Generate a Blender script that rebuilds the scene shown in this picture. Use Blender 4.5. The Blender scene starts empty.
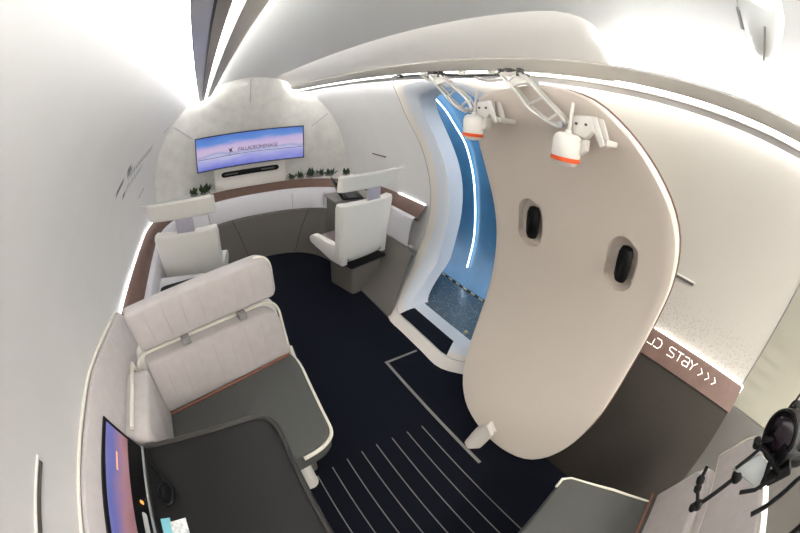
import bpy, bmesh, math, random
from mathutils import Vector, Matrix
random.seed(7)
PI = math.pi
SC = bpy.context.scene
COL = SC.collection
H = 1.75

# ------------------------------------------------------------------ camera
cam = bpy.data.cameras.new('camera')
co = bpy.data.objects.new('camera', cam); COL.objects.link(co)
yaw, pit, rol = math.radians(33.8), math.radians(27.0), math.radians(2.9)
F = Vector((math.sin(yaw)*math.cos(pit), math.cos(yaw)*math.cos(pit), -math.sin(pit)))
R0 = F.cross(Vector((0, 0, 1))).normalized(); U0 = R0.cross(F)
RR = R0*math.cos(rol)+U0*math.sin(rol); UU = -R0*math.sin(rol)+U0*math.cos(rol)
co.matrix_world = Matrix(((RR.x, UU.x, -F.x, 0), (RR.y, UU.y, -F.y, 0), (RR.z, UU.z, -F.z, H), (0, 0, 0, 1)))
cam.type = 'PANO'
cam.panorama_type = 'FISHEYE_EQUISOLID'
cam.sensor_fit = 'HORIZONTAL'
cam.sensor_width = 36.0
cam.sensor_height = 36.0*533/800
cam.fisheye_lens = 345.16*36/800
cam.fisheye_fov = math.radians(200)
cam.clip_start = 0.01
SC.camera = co

# ------------------------------------------------------------------ world, exposure
w = bpy.data.worlds.new('world'); SC.world = w; w.use_nodes = True
w.node_tree.nodes['Background'].inputs[0].default_value = (0.8, 0.88, 1.0, 1)
w.node_tree.nodes['Background'].inputs[1].default_value = 1.0
SC.view_settings.view_transform = 'Standard'
SC.view_settings.look = 'None'
SC.view_settings.exposure = 1.55
SC.view_settings.gamma = 1.0
SC.view_settings.use_curve_mapping = False
COVE = 24.0
SLOT = 12.5
LEDGE = 1.6     # thin strips on the ledge
FILL = 24.0

# ------------------------------------------------------------------ materials
MATS = {}
def mat(name, col, rough=0.5, metal=0.0, noise=0.0, nscale=30.0, bump=0.0, bscale=200.0, emit=None, estr=0.0, coat=0.0, spec=0.5):
    if name in MATS: return MATS[name]
    m = bpy.data.materials.new(name); m.use_nodes = True
    nt = m.node_tree; b = nt.nodes['Principled BSDF']
    b.inputs['Base Color'].default_value = (*col, 1)
    b.inputs['Roughness'].default_value = rough
    b.inputs['Metallic'].default_value = metal
    b.inputs['Specular IOR Level'].default_value = spec
    if coat: b.inputs['Coat Weight'].default_value = coat
    if noise or bump:
        tc = nt.nodes.new('ShaderNodeTexCoord')
    if noise:
        n = nt.nodes.new('ShaderNodeTexNoise'); n.inputs['Scale'].default_value = nscale; n.inputs['Detail'].default_value = 4
        nt.links.new(tc.outputs['Object'], n.inputs['Vector'])
        r = nt.nodes.new('ShaderNodeValToRGB')
        r.color_ramp.elements[0].position = 0.3; r.color_ramp.elements[1].position = 0.7
        r.color_ramp.elements[0].color = (*[c*(1-noise) for c in col], 1)
        r.color_ramp.elements[1].color = (*[min(1, c*(1+noise)) for c in col], 1)
        nt.links.new(n.outputs['Fac'], r.inputs['Fac']); nt.links.new(r.outputs['Color'], b.inputs['Base Color'])
    if bump:
        n2 = nt.nodes.new('ShaderNodeTexNoise'); n2.inputs['Scale'].default_value = bscale
        nt.links.new(tc.outputs['Object'], n2.inputs['Vector'])
        bp = nt.nodes.new('ShaderNodeBump'); bp.inputs['Strength'].default_value = bump; bp.inputs['Distance'].default_value = 0.002
        nt.links.new(n2.outputs['Fac'], bp.inputs['Height']); nt.links.new(bp.outputs['Normal'], b.inputs['Normal'])
    if emit:
        b.inputs['Emission Color'].default_value = (*emit, 1); b.inputs['Emission Strength'].default_value = estr
    MATS[name] = m
    return m

wallm = mat('cabin_lining', (0.69, 0.68, 0.665), 0.45, noise=0.02, nscale=3)
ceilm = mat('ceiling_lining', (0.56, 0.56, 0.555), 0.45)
endm = mat('end_lining', (0.68, 0.665, 0.63), 0.6, noise=0.08, nscale=9, bump=0.2, bscale=40)
barm = mat('cove_bar_paint', (0.50, 0.47, 0.42), 0.4)
lipm = mat('cove_lip_grey', (0.55, 0.57, 0.62), 0.2)
doorm = mat('door_paint', (0.66, 0.585, 0.51), 0.42)
cream = mat('cream_shell', (0.80, 0.78, 0.725), 0.4)
rimm = mat('door_rim_cream', (0.80, 0.76, 0.68), 0.4)
surm = mat('surround_paint', (0.70, 0.65, 0.59), 0.35)
revm = mat('reveal_blue_lit', (0.63, 0.66, 0.70), 0.3)  # pale blue is the vestibule's blue light, put into the base colour
brownm = mat('brown_ledge', (0.125, 0.068, 0.049), 0.5, noise=0.12, nscale=14)
greyp = mat('grey_panel', (0.030, 0.025, 0.020), 0.6, spec=0.2, noise=0.05, nscale=40)
plinm = mat('plinth_grey', (0.15, 0.137, 0.12), 0.6, spec=0.2)
padm = mat('light_upholstery', (0.51, 0.47, 0.46), 0.8, noise=0.05, nscale=20, bump=0.25, bscale=260)
padw = mat('pale_band_upholstery', (0.64, 0.625, 0.65), 0.7)
seatg = mat('dark_seat_fabric', (0.095, 0.097, 0.092), 0.75, spec=0.1, bump=0.2, bscale=300)
pipe = mat('white_piping', (0.80, 0.76, 0.66), 0.4)
redst = mat('rust_stitching', (0.28, 0.10, 0.06), 0.7)
tablem = mat('table_leather', (0.014, 0.014, 0.014), 0.45, spec=0.25, bump=0.15, bscale=250)
tabrim = mat('table_rim', (0.034, 0.031, 0.028), 0.35)
black = mat('black_plastic', (0.004, 0.004, 0.0045), 0.45, spec=0.2)
blackm = mat('black_metal', (0.005, 0.005, 0.0055), 0.45, spec=0.2)
whitep = mat('white_plastic', (0.66, 0.68, 0.66), 0.35)
mech = mat('white_mechanism', (0.66, 0.63, 0.58), 0.35)
mechd = mat('dark_fitting', (0.05, 0.045, 0.04), 0.4)
steel = mat('steel', (0.45, 0.45, 0.45), 0.3, metal=0.8)
orange = mat('orange_ring', (0.75, 0.10, 0.02), 0.4)
greenm = mat('leaf_green', (0.025, 0.06, 0.015), 0.6, noise=0.4, nscale=60)
stone = mat('grey_pebble', (0.3, 0.29, 0.27), 0.8)
troughm = mat('ledge_top_white', (0.72, 0.71, 0.68), 0.5)
seam = mat('seam_grey', (0.30, 0.29, 0.28), 0.7)
seaml = mat('seam_light_grey', (0.42, 0.42, 0.41), 0.7)
slotm = mat('slot_dark', (0.06, 0.055, 0.05), 0.5)
linem = mat('carpet_line', (0.22, 0.21, 0.195), 0.8)
markm = mat('wall_print', (0.17, 0.17, 0.18), 0.7)
markl = mat('wall_print_light', (0.38, 0.38, 0.39), 0.7)
yellow = mat('yellow_tape', (0.45, 0.42, 0.28), 0.6)
glassg = mat('acrylic_grey', (0.32, 0.34, 0.33), 0.2)
teal = mat('leaflet_teal', (0.20, 0.52, 0.60), 0.6)
paper = mat('leaflet_white', (0.7, 0.72, 0.7), 0.7, noise=0.35, nscale=90)
lens = mat('lens_glass', (0.012, 0.006, 0.01), 0.12, spec=0.5)
glow = mat('cove_glow', (1, 1, 1), emit=(1.0, 0.993, 0.985), estr=COVE)
glow_n = mat('cove_line', (1, 1, 1), emit=(1.0, 0.993, 0.985), estr=3.0)
glow_s = mat('slot_glow', (1, 1, 1), emit=(1.0, 0.993, 0.985), estr=SLOT)
glow_l = mat('ledge_glow', (1, 1, 1), emit=(0.95, 0.98, 1.0), estr=LEDGE)
glow_b = mat('blue_white_line', (1, 1, 1), emit=(0.75, 0.90, 1.0), estr=2.2)
glow_p = mat('fill_glow', (1, 1, 1), emit=(1.0, 0.95, 0.88), estr=FILL)
glow_t = mat('sign_glow', (1, 0.9, 0.8), emit=(1.0, 0.87, 0.78), estr=0.62)
glow_o = mat('orange_light', (1, .4, .1), emit=(1.0, 0.3, 0.05), estr=0.25)
bluem = mat('blue_lining', (0.045, 0.150, 0.265), 0.35, noise=0.12, nscale=5)

def carpet():
    m = mat('navy_carpet', (0.0075, 0.009, 0.0145), 1.0, noise=0.55, nscale=220, bump=0.6, bscale=400, spec=0.08)
    return m
carpetm = carpet()

def speckle_floor():
    m = bpy.data.materials.new('speckled_plate'); m.use_nodes = True; nt = m.node_tree; b = nt.nodes['Principled BSDF']
    tc = nt.nodes.new('ShaderNodeTexCoord'); v = nt.nodes.new('ShaderNodeTexVoronoi'); v.inputs['Scale'].default_value = 38
    v.inputs['Randomness'].default_value = 0.3
    r = nt.nodes.new('ShaderNodeValToRGB'); r.color_ramp.elements[0].position = 0.18; r.color_ramp.elements[1].position = 0.30
    r.color_ramp.elements[0].color = (0.42, 0.47, 0.50, 1); r.color_ramp.elements[1].color = (0.075, 0.115, 0.15, 1)
    nt.links.new(tc.outputs['Object'], v.inputs['Vector']); nt.links.new(v.outputs['Distance'], r.inputs['Fac'])
    nt.links.new(r.outputs['Color'], b.inputs['Base Color']); b.inputs['Roughness'].default_value = 0.25
    return m
platem = speckle_floor()

def wall_pattern(name='right_wall_print'):
    # pale lining printed with small flecks that thin out with height
    m = bpy.data.materials.new(name); m.use_nodes = True; nt = m.node_tree; b = nt.nodes['Principled BSDF']
    b.inputs['Roughness'].default_value = 0.5
    tc = nt.nodes.new('ShaderNodeTexCoord'); mp = nt.nodes.new('ShaderNodeMapping'); mp.inputs['Scale'].default_value = (62, 48, 62)
    v = nt.nodes.new('ShaderNodeTexVoronoi'); v.inputs['Scale'].default_value = 1.0; v.inputs['Randomness'].default_value = 0.8
    nt.links.new(tc.outputs['Object'], mp.inputs['Vector']); nt.links.new(mp.outputs['Vector'], v.inputs['Vector'])
    sx = nt.nodes.new('ShaderNodeSeparateXYZ'); nt.links.new(tc.outputs['Object'], sx.inputs[0])
    mr = nt.nodes.new('ShaderNodeMapRange'); mr.inputs['From Min'].default_value = 0.85; mr.inputs['From Max'].default_value = 1.22
    mr.inputs['To Min'].default_value = 0.46; mr.inputs['To Max'].default_value = 0.05
    nt.links.new(sx.outputs['Z'], mr.inputs['Value'])
    lt = nt.nodes.new('ShaderNodeMath'); lt.operation = 'LESS_THAN'
    nt.links.new(v.outputs['Distance'], lt.inputs[0]); nt.links.new(mr.outputs[0], lt.inputs[1])
    mx = nt.nodes.new('ShaderNodeMix'); mx.data_type = 'RGBA'
    mx.inputs[6].default_value = (0.57, 0.54, 0.49, 1); mx.inputs[7].default_value = (0.50, 0.455, 0.40, 1)
    nt.links.new(lt.outputs[0], mx.inputs[0]); nt.links.new(mx.outputs[2], b.inputs['Base Color'])
    return m
rwallm = wall_pattern()

def screen_mat(name, stops, strength, axis='Z', lo=0.0, hi=1.0, streak=None):
    # a picture on a screen: soft bands of sky and water, lit by the screen itself
    m = bpy.data.materials.new(name); m.use_nodes = True; nt = m.node_tree; b = nt.nodes['Principled BSDF']
    b.inputs['Base Color'].default_value = (0.01, 0.01, 0.012, 1); b.inputs['Roughness'].default_value = 0.2
    tc = nt.nodes.new('ShaderNodeTexCoord'); sx = nt.nodes.new('ShaderNodeSeparateXYZ')
    nt.links.new(tc.outputs['Object'], sx.inputs[0])
    n = nt.nodes.new('ShaderNodeTexNoise'); n.inputs['Scale'].default_value = 3.0; n.inputs['Detail'].default_value = 3
    mp = nt.nodes.new('ShaderNodeMapping'); mp.inputs['Scale'].default_value = (1.0, 1.0, 3.5)
    nt.links.new(tc.outputs['Object'], mp.inputs[0]); nt.links.new(mp.outputs[0], n.inputs['Vector'])
    mr = nt.nodes.new('ShaderNodeMapRange'); mr.inputs['From Min'].default_value = lo; mr.inputs['From Max'].default_value = hi
    nt.links.new(sx.outputs[axis], mr.inputs['Value'])
    a = nt.nodes.new('ShaderNodeMath'); a.operation = 'MULTIPLY_ADD'; a.inputs[1].default_value = 0.35
    nt.links.new(n.outputs['Fac'], a.inputs[0])
    s = nt.nodes.new('ShaderNodeMath'); s.operation = 'SUBTRACT'; s.inputs[1].default_value = 0.175
    nt.links.new(mr.outputs[0], s.inputs[0]); nt.links.new(s.outputs[0], a.inputs[2])
    r = nt.nodes.new('ShaderNodeValToRGB')
    e = r.color_ramp.elements
    for i, (p, c) in enumerate(stops):
        el = e[i] if i < 2 else e.new(p)
        el.position = p; el.color = (*c, 1)
    nt.links.new(a.outputs[0], r.inputs['Fac'])
    nt.links.new(r.outputs['Color'], b.inputs['Emission Color']); b.inputs['Emission Strength'].default_value = strength
    return m

# ------------------------------------------------------------------ object helpers
MW = {}
def empty(name, loc, rotz=0.0, label=None, cat=None, group=None):
    o = bpy.data.objects.new(name, None); COL.objects.link(o)
    o.location = loc; o.rotation_euler = (0, 0, rotz); o.empty_display_size = 0.1
    MW[o.name] = Matrix.Translation(loc) @ Matrix.Rotation(rotz, 4, 'Z')
    tag(o, label, cat, group)
    return o
def tag(o, label=None, cat=None, group=None, kind=None):
    if label: o['label'] = label
    if cat: o['category'] = cat
    if group: o['group'] = group
    if kind: o['kind'] = kind
    return o

def obj(name, verts, faces, m, parent=None, smooth=True, local=False, kind=None, origin=None):
    """verts are world coordinates unless local=True (then in the parent's frame)"""
    me = bpy.data.meshes.new(name)
    verts = [Vector(v) for v in verts]
    o = bpy.data.objects.new(name, me)
    if parent is not None:
        if not local:
            inv = MW[parent.name].inverted()
            verts = [inv @ v for v in verts]
        o.parent = parent; mw = MW[parent.name]
    else:
        if origin is None and not kind:
            lo = Vector((min(v.x for v in verts), min(v.y for v in verts), min(v.z for v in verts)))
            hi = Vector((max(v.x for v in verts), max(v.y for v in verts), max(v.z for v in verts)))
            origin = Vector(((lo.x+hi.x)/2, (lo.y+hi.y)/2, lo.z))
        if origin is not None:
            origin = Vector(origin); verts = [v-origin for v in verts]; o.location = origin
            mw = Matrix.Translation(origin)
        else: mw = Matrix.Identity(4)
    me.from_pydata(verts, [], faces)
    me.validate()
    bm = bmesh.new(); bm.from_mesh(me); bmesh.ops.recalc_face_normals(bm, faces=bm.faces)
    bm.to_mesh(me); bm.free()
    me.materials.append(m)
    COL.objects.link(o); MW[o.name] = mw
    if smooth: shade(me)
    if kind: o['kind'] = kind
    return o
def shade(me, ang=38):
    for p in me.polygons: p.use_smooth = True
    try: me.set_sharp_from_angle(angle=math.radians(ang))
    except Exception: pass

class MB:
    def __init__(s): s.v = []; s.f = []
    def add(s, v, f):
        n = len(s.v); s.v += [tuple(x) for x in v]; s.f += [tuple(i+n for i in q) for q in f]; return s
    def bm(s, b):
        b.verts.index_update(); s.add([v.co.copy() for v in b.verts], [[v.index for v in f.verts] for f in b.faces]); b.free(); return s
    def box(s, c, size, rot=None, bev=0.0, seg=2):
        b = bmesh.new(); bmesh.ops.create_cube(b, size=1.0)
        for v in b.verts: v.co = Vector((v.co.x*size[0], v.co.y*size[1], v.co.z*size[2]))
        if bev: bmesh.ops.bevel(b, geom=b.edges[:], offset=bev, segments=seg, profile=0.5, affect='EDGES')
        M = rot.to_4x4() if rot is not None else Matrix.Identity(4)
        bmesh.ops.transform(b, matrix=Matrix.Translation(c) @ M, verts=b.verts)
        return s.bm(b)
    def tube(s, pts, r, n=8, closed=False, flat=1.0):
        pts = [Vector(p) for p in pts]
        if not closed and len(pts) < 2: return s
        N = len(pts); base = len(s.v); prev = None
        for i, p in enumerate(pts):
            a = pts[i-1] if (i > 0 or closed) else pts[i]; c = pts[(i+1) % N] if (i < N-1 or closed) else pts[i]
            t = (c-a).normalized()
            if prev is None:
                u = t.orthogonal().normalized()
            else:
                u = (prev - t*prev.dot(t)).normalized()
            prev = u; v = t.cross(u)
            rr = r[i] if isinstance(r, (list, tuple)) else r
            for k in range(n):
                an = 2*PI*k/n
                s.v.append(tuple(p+u*rr*math.cos(an)+v*rr*math.sin(an)*flat))
        for i in range(N if closed else N-1):
            j = (i+1) % N
            for k in range(n):
                l = (k+1) % n
                s.f.append((base+i*n+k, base+i*n+l, base+j*n+l, base+j*n+k))
        if not closed:
            s.f.append(tuple(base+k for k in range(n))[::-1]); s.f.append(tuple(base+(N-1)*n+k for k in range(n)))
        return s
    def cyl(s, a, b_, r1, r2=None, n=24, bev=0):
        r2 = r1 if r2 is None else r2
        return s.tube([a, b_], [r1, r2], n=n)
    def lathe(s, prof, origin, axis=(0, 0, 1), n=28):
        ax = Vector(axis).normalized(); u = ax.orthogonal().normalized(); v = ax.cross(u); o = Vector(origin); base = len(s.v)
        for r, z in prof:
            for k in range(n):
                an = 2*PI*k/n; s.v.append(tuple(o+ax*z+u*r*math.cos(an)+v*r*math.sin(an)))
        for i in range(len(prof)-1):
            for k in range(n):
                l = (k+1) % n; s.f.append((base+i*n+k, base+i*n+l, base+(i+1)*n+l, base+(i+1)*n+k))
        s.f.append(tuple(base+k for k in range(n))[::-1]); s.f.append(tuple(base+(len(prof)-1)*n+k for k in range(n)))
        return s
    def prism(s, outline, off, bev=0.0, seg=2):
        """outline: planar-ish closed 3D outline; off: extrusion vector"""
        b = bmesh.new(); off = Vector(off)
        vs = [b.verts.new(Vector(p)) for p in outline]
        f = b.faces.new(vs)
        r = bmesh.ops.extrude_face_region(b, geom=[f])
        ev = [g for g in r['geom'] if isinstance(g, bmesh.types.BMVert)]
        bmesh.ops.translate(b, verts=ev, vec=off)
        bmesh.ops.recalc_face_normals(b, faces=b.faces)
        if bev:
            es = [e for e in b.edges if len(e.link_faces) == 2 and (len(e.link_faces[0].verts) > 4 or len(e.link_faces[1].verts) > 4) or
                  (len(e.link_faces) == 2 and e.calc_face_angle(0) > 0.6)]
            bmesh.ops.bevel(b, geom=list(set(es)), offset=bev, segments=seg, profile=0.5, affect='EDGES', clamp_overlap=True)
        return s.bm(b)
    def make(s, name, m, parent=None, **k): return obj(name, s.v, s.f, m, parent, **k)

def rounded(pts, r, n=6):
    """round the corners of a closed 3D polygon; r may be a list"""
    pts = [Vector(p) for p in pts]; out = []
    for i, p in enumerate(pts):
        a = pts[i-1]; c = pts[(i+1) % len(pts)]
        rr = r[i] if isinstance(r, (list, tuple)) else r
        if rr <= 0: out.append(p); continue
        ra = min(rr, (a-p).length*0.49); rc = min(rr, (c-p).length*0.49)
        p0 = p+(a-p).normalized()*ra; p2 = p+(c-p).normalized()*rc
        for k in range(n+1):
            t = k/n; out.append(p0*(1-t)**2+p*2*t*(1-t)+p2*t*t)
    return out

def grid(name, rows, m, parent=None, thick=0.0, closed_u=False, dirv=None, **k):
    """rows[i][j] points -> surface; thick pushes a back skin along dirv or along the surface normals"""
    nr, nc = len(rows), len(rows[0]); v = [Vector(p) for r in rows for p in r]; f = []
    ncc = nc if closed_u else nc-1
    for i in range(nr-1):
        for j in range(ncc):
            j2 = (j+1) % nc
            f.append((i*nc+j, i*nc+j2, (i+1)*nc+j2, (i+1)*nc+j))
    if thick:
        n0 = len(v)
        if dirv is not None: back = [p+Vector(dirv)*thick for p in v]
        else:
            back = []
            for i in range(nr):
                for j in range(nc):
                    du = v[i*nc+(j+1) % nc if closed_u else i*nc+min(j+1, nc-1)]-v[i*nc+(j-1) % nc if closed_u else i*nc+max(j-1, 0)]
                    dv = v[min(i+1, nr-1)*nc+j]-v[max(i-1, 0)*nc+j]
                    nn = du.cross(dv)
                    nn = nn.normalized() if nn.length > 1e-9 else Vector((0, 0, 1))
                    back.append(v[i*nc+j]+nn*thick)
        v += back
        f += [tuple(q+n0 for q in reversed(x)) for x in f[:]]
        for j in range(ncc):
            j2 = (j+1) % nc
            f.append((j, j2, n0+j2, n0+j)[::-1]); b = (nr-1)*nc
            f.append((b+j, b+j2, n0+b+j2, n0+b+j))
        if not closed_u:
            for i in range(nr-1):
                f.append((i*nc, (i+1)*nc, n0+(i+1)*nc, n0+i*nc)); c = nc-1
                f.append((i*nc+c, (i+1)*nc+c, n0+(i+1)*nc+c, n0+i*nc+c)[::-1])
    return obj(name, v, f, m, parent, **k)

# ------------------------------------------------------------------ cabin shell
CX, CZ, R = 0.63, 0.85, 1.32
YA, YE = -2.6, 4.38
def cxr(z, r=R): return CX+math.sqrt(max(r*r-(z-CZ)**2, 0))
def cpt(phi, y, r=R): return (CX+r*math.cos(phi), y, CZ+r*math.sin(phi))
def lin(a, b, n): return [a+(b-a)*i/(n-1) for i in range(n)]
AS = -0.53   # where the right wall lining steps back, aft

# floor
MB().box((0.63, 0.9, -0.05), (2.6, 7.1, 0.1)).make('floor', carpetm, kind='structure', smooth=False)

# left wall: one smooth curved lining
phl = lin(math.asin((0.78-CZ)/R)*-1+PI, PI-math.asin((1.93-CZ)/R)*1.0, 40)
grid('wall_left', [[cpt(p, y) for y in (YA, 0, 2, YE)] for p in lin(PI+0.053, PI-math.asin((1.965-CZ)/R), 44)], wallm, kind='structure', thick=0.03, dirv=(-1, 0, 0.2))
# right wall, forward of the doorway and aft of it, and the band above the doorway
# door outline, (y, z), going round
DO = [(0.93, 1.865), (0.75, 1.89), (0.59, 1.875), (0.48, 1.82), (0.35, 1.71), (0.235, 1.57), (0.175, 1.43), (0.155, 1.25), (0.165, 1.05), (0.18, 0.76),
      (0.185, 0.42), (0.235, 0.22), (0.34, 0.085), (0.50, 0.025), (0.70, 0.015), (0.90, 0.055), (1.03, 0.14), (1.10, 0.25), (1.14, 0.39), (1.155, 0.57),
      (1.155, 0.75), (1.16, 1.06), (1.18, 1.25), (1.21, 1.42), (1.225, 1.60), (1.19, 1.74), (1.09, 1.83)]
def smooth_closed(p, n):
    N = len(p); q = []
    for i in range(N):
        p0, p1, p2, p3 = [Vector((*p[(i+k) % N], 0)[:3]) if len(p[0]) == 2 else Vector(p[(i+k) % N]) for k in (-1, 0, 1, 2)]
        for k in range(12):
            t = k/12; q.append(0.5*((2*p1)+(p2-p0)*t+(2*p0-5*p1+4*p2-p3)*t*t+(3*p1-p0-3*p2+p3)*t**3))
    L = [0]
    for i in range(len(q)): L.append(L[-1]+(q[(i+1) % len(q)]-q[i]).length)
    out = []; j = 0
    for k in range(n):
        s = L[-1]*k/n
        while L[j+1] < s: j += 1
        t = (s-L[j])/max(L[j+1]-L[j], 1e-9); out.append(q[j].lerp(q[(j+1) % len(q)], t))
    return out
ND = 96
DOS = [(v.x, v.y) for v in smooth_closed(DO, ND)]
SH = 1.03
# wall right built as a ring of quads from the hole outline out to a rectangle, plus plain strips
def rw(y, z): return (cxr(z), y, z)
zt = 1.965
grid('wall_right', [[rw(y, z) for y in lin(2.35, YE, 12)] for z in lin(0.30, zt, 36)], wallm, kind='structure', thick=0.03, dirv=(1, 0, 0))
grid('wall_right', [[rw(y, z) for y in lin(AS, 0.98, 8)] for z in lin(0.76, zt, 30)], rwallm, kind='structure', thick=0.03, dirv=(1, 0, 0))
MB().box((1.66, 1.7, 1.99), (0.5, 1.4, 0.03)).make('wall_right_header', wallm, kind='structure')
# the recessed wall section further aft, softly creased
def rec(y, z):
    c = 0.005*math.sin(38*z+5*math.sin(7*z))*math.exp(-((y-AS+0.08)/0.12)**2)
    return (cxr(z)+0.05+c, y, z)
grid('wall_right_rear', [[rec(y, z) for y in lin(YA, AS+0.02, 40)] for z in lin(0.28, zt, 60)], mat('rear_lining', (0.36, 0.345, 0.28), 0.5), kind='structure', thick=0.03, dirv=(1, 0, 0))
MB().tube([(cxr(z)-0.002, AS, z) for z in lin(0.8, 1.95, 24)], 0.006, 6).make('trim_1', seam, kind='structure')

# ceiling
grid('ceiling', [[cpt(p, y) for y in (YA, 0, 2, YE+0.05)] for p in lin(math.asin((1.955-CZ)/R), PI-math.asin((1.955-CZ)/R), 60)], ceilm, kind='structure', thick=0.03)
# aft bulkhead
out = [cpt(p, YA) for p in lin(0, 2*PI, 49)[:-1]]
MB().prism(out, (0, -0.05, 0)).make('wall_rear', wallm, kind='structure', smooth=False)
# added fill light panels aft, out of view, to brighten the cabin
for i, yy in enumerate((-1.35, -2.1)):
    e = empty('fill_panel', (CX, yy, 2.12), 0, 'added square fill light panel, unseen behind the camera' if i == 0 else 'added square fill light panel, unseen beside the rear bulkhead', 'lamp')
    MB().box((CX, yy, 2.13), (0.56, 0.40, 0.03), bev=0.004).make('frame', whitep, e)
    MB().box((CX, yy, 2.113), (0.50, 0.34, 0.008)).make('diffuser', glow_p, e)

# end wall: shallow dome
rows = []
for i in range(15):
    rr = (R+0.015)*i/14
    rows.append([(CX+rr*math.cos(a), 4.36+0.10*(1-(i/14)**2), CZ+rr*math.sin(a)) for a in lin(0, 2*PI, 65)[:-1]])
grid('wall_front', rows, endm, closed_u=True, kind='structure', thick=0.02, dirv=(0, 1, 0))
for k, (a0, r0, r1) in enumerate(((math.radians(90), 1.00, 1.30), (math.radians(140), 0.99, 1.29), (math.radians(37), 1.02, 1.30))):
    MB().tube([(CX+r_*math.cos(a0), 4.358+0.10*(1-(r_/1.335)**2)-0.001, CZ+r_*math.sin(a0)) for r_ in lin(r0, r1, 8)], 0.006, 6).make('trim_%d' % (k+2), seaml, kind='structure')

# ------------------------------------------------------------------ coves, both sides
def sweep(name, prof, y0, y1, m, side=1, parent=None, n=2, **k):
    """prof: (x offset from the right-hand side, z); side -1 mirrors to the left"""
    pr = [((CX+(x-CX)*side), z) for x, z in prof]
    return grid(name, [[(x, y, z) for y in lin(y0, y1, n)] for x, z in pr], m, parent, **k)
def closed_prof(name, prof, y0, y1, m, side=1, parent=None, **k):
    pr = [((CX+(x-CX)*side), z) for x, z in prof]
    return MB().prism([(x, y0, z) for x, z in pr], (0, y1-y0, 0)).make(name, m, parent, **k)
for side in (1, -1):
    e = empty('cove_light', (CX+0.6*side, 0.9, 1.92), 0,
              'long cove lamp along the right ceiling edge above the door' if side == 1 else 'long cove lamp at the left ceiling edge nearest the camera', 'lamp')
    y0, y1 = YA+0.02, 4.32
    closed_prof('bullnose_bar', [(1.125, 2.000), (1.128, 2.010), (1.155, 2.010), (1.193, 1.985), (1.197, 1.972), (1.188, 1.963), (1.150, 1.978)], y0, y1, barm, side, e)
    closed_prof('light_line', [(1.195, 1.966), (1.216, 1.948), (1.222, 1.956), (1.20, 1.975)], y0, y1, glow_n, side, e)
    closed_prof('lip', [(1.216, 1.947), (1.218, 1.943), (1.243, 1.943), (1.243, 1.956), (1.222, 1.956)], y0, y1, barm, side, e)
    closed_prof('under_panel', [(1.249, 1.9425), (1.286, 1.929), (1.290, 1.937), (1.249, 1.954)], y0, y1, lipm if side == -1 else wallm, side, e)
    closed_prof('shadow_gap', [(1.242, 1.945), (1.250, 1.943), (1.250, 1.952), (1.242, 1.954)], y0, y1, mechd if side == -1 else barm, side, e)
    closed_prof('ceiling_glow_strip', [(1.190, 2.010), (1.235, 2.000), (1.235, 2.004), (1.190, 2.014)], y0, y1, glow, side, e)
    closed_prof('wall_glow_strip', [(1.293, 1.936), (1.296, 1.936), (1.296, 1.962), (1.293, 1.962)], y0, y1, glow_s, side, e)
    closed_prof('carrier', [(1.200, 1.978), (1.262, 1.955), (1.293, 1.960), (1.293, 1.985), (1.24, 1.995)], y0, y1, whitep, side, e)

# overhead pod above the doorway
podm = mat('pod_paint', (0.70, 0.68, 0.645), 0.35)
full = [(1.245, 1.990), (1.243, 1.972), (1.232, 1.960), (1.205, 1.957), (1.170, 1.982), (1.150, 2.000), (1.135, 2.010), (1.08, 2.040), (1.02, 2.072), (0.975, 2.098), (0.945, 2.118), (0.925, 2.135), (0.915, 2.150)]
rows = []; rws2 = []
for y in [0.505, 0.515, 0.535, 0.565, 0.61, 0.68]+lin(0.78, 3.4, 14)+[3.6, 3.85, 4.1, 4.3]:
    s_ = min(1, max(0, (y-0.505)/0.16)); s_ = math.sqrt(1-(1-s_)**2)
    t = 1.0 if y < 3.3 else max(0.0, 1-(y-3.3)/1.1)
    row = []
    for i, (x, z) in enumerate(full):
        zc = CZ+math.sqrt(R*R-(x-CX)**2)+0.004
        k = (0.25+0.75*s_)*(0.3+0.7*t) if i > 6 else 1.0
        x2 = 1.135+(x-1.135)*(0.55+0.45*s_) if i > 6 else x
        if i > 6: zc = CZ+math.sqrt(R*R-(x2-CX)**2)+0.004; z = zc+(z-(CZ+math.sqrt(R*R-(x-CX)**2)+0.004))*k
        row.append((x2, y, z))
    rows.append(row[6:]); rws2.append(row[:7])
pod = empty('overhead_pod', (1.1, 2.3, 2.0), 0, 'long smooth white overhead pod along the ceiling above the doorway', 'overhead pod')
grid('face', rows, podm, pod)
grid('lower_edge', rws2, barm, pod)
MB().prism([Vector(p) for p in rws2[0]+rows[0][1:]]+[(1.245, 0.505, 2.02)], (0, 0.004, 0)).make('end_cap', podm, pod)

# ------------------------------------------------------------------ lower lining, swept in a U
def upath(y_end_right=2.5, n=44):
    P = [('L', y) for y in lin(YA+0.02, 3.0, 12)]
    P += [('A', a) for a in lin(PI, 0, n)[1:-1]]
    P += [('R', y) for y in lin(3.0, y_end_right, 4)]
    return P
def off(p, ds, de):
    """horizontal point with inward offset; ds offset on the sides, de at the end"""
    k, t = p
    if k == 'L': return (CX-R+ds, t)
    if k == 'R': return (CX+R-ds, t)
    n = 2.6; a = R-ds; b = 1.26-de
    c, s = math.cos(t), math.sin(t)
    return (CX+a*math.copysign(abs(c)**(2/n), c), 3.0+b*abs(s)**(2/n))
def useg(name, prof, path, m, parent=None, c=0.92, **k):
    rows = []
    for (ds, zs, de, ze) in prof:
        row = []
        for p in path:
            if p[0] == 'R' and ds > 0.25: p = ('R', 3.0-(3.0-p[1])*(1+c*min(1, (ds-0.25)/0.4)))
            x, y = off(p, ds, de)
            q = max(0, min(1, (y-3.0)/1.0)) if p[0] == 'A' else 0
            row.append((x, y, zs+(ze-zs)*q))
        rows.append(row)
    return grid(name, rows, m, parent, **k)
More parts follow.
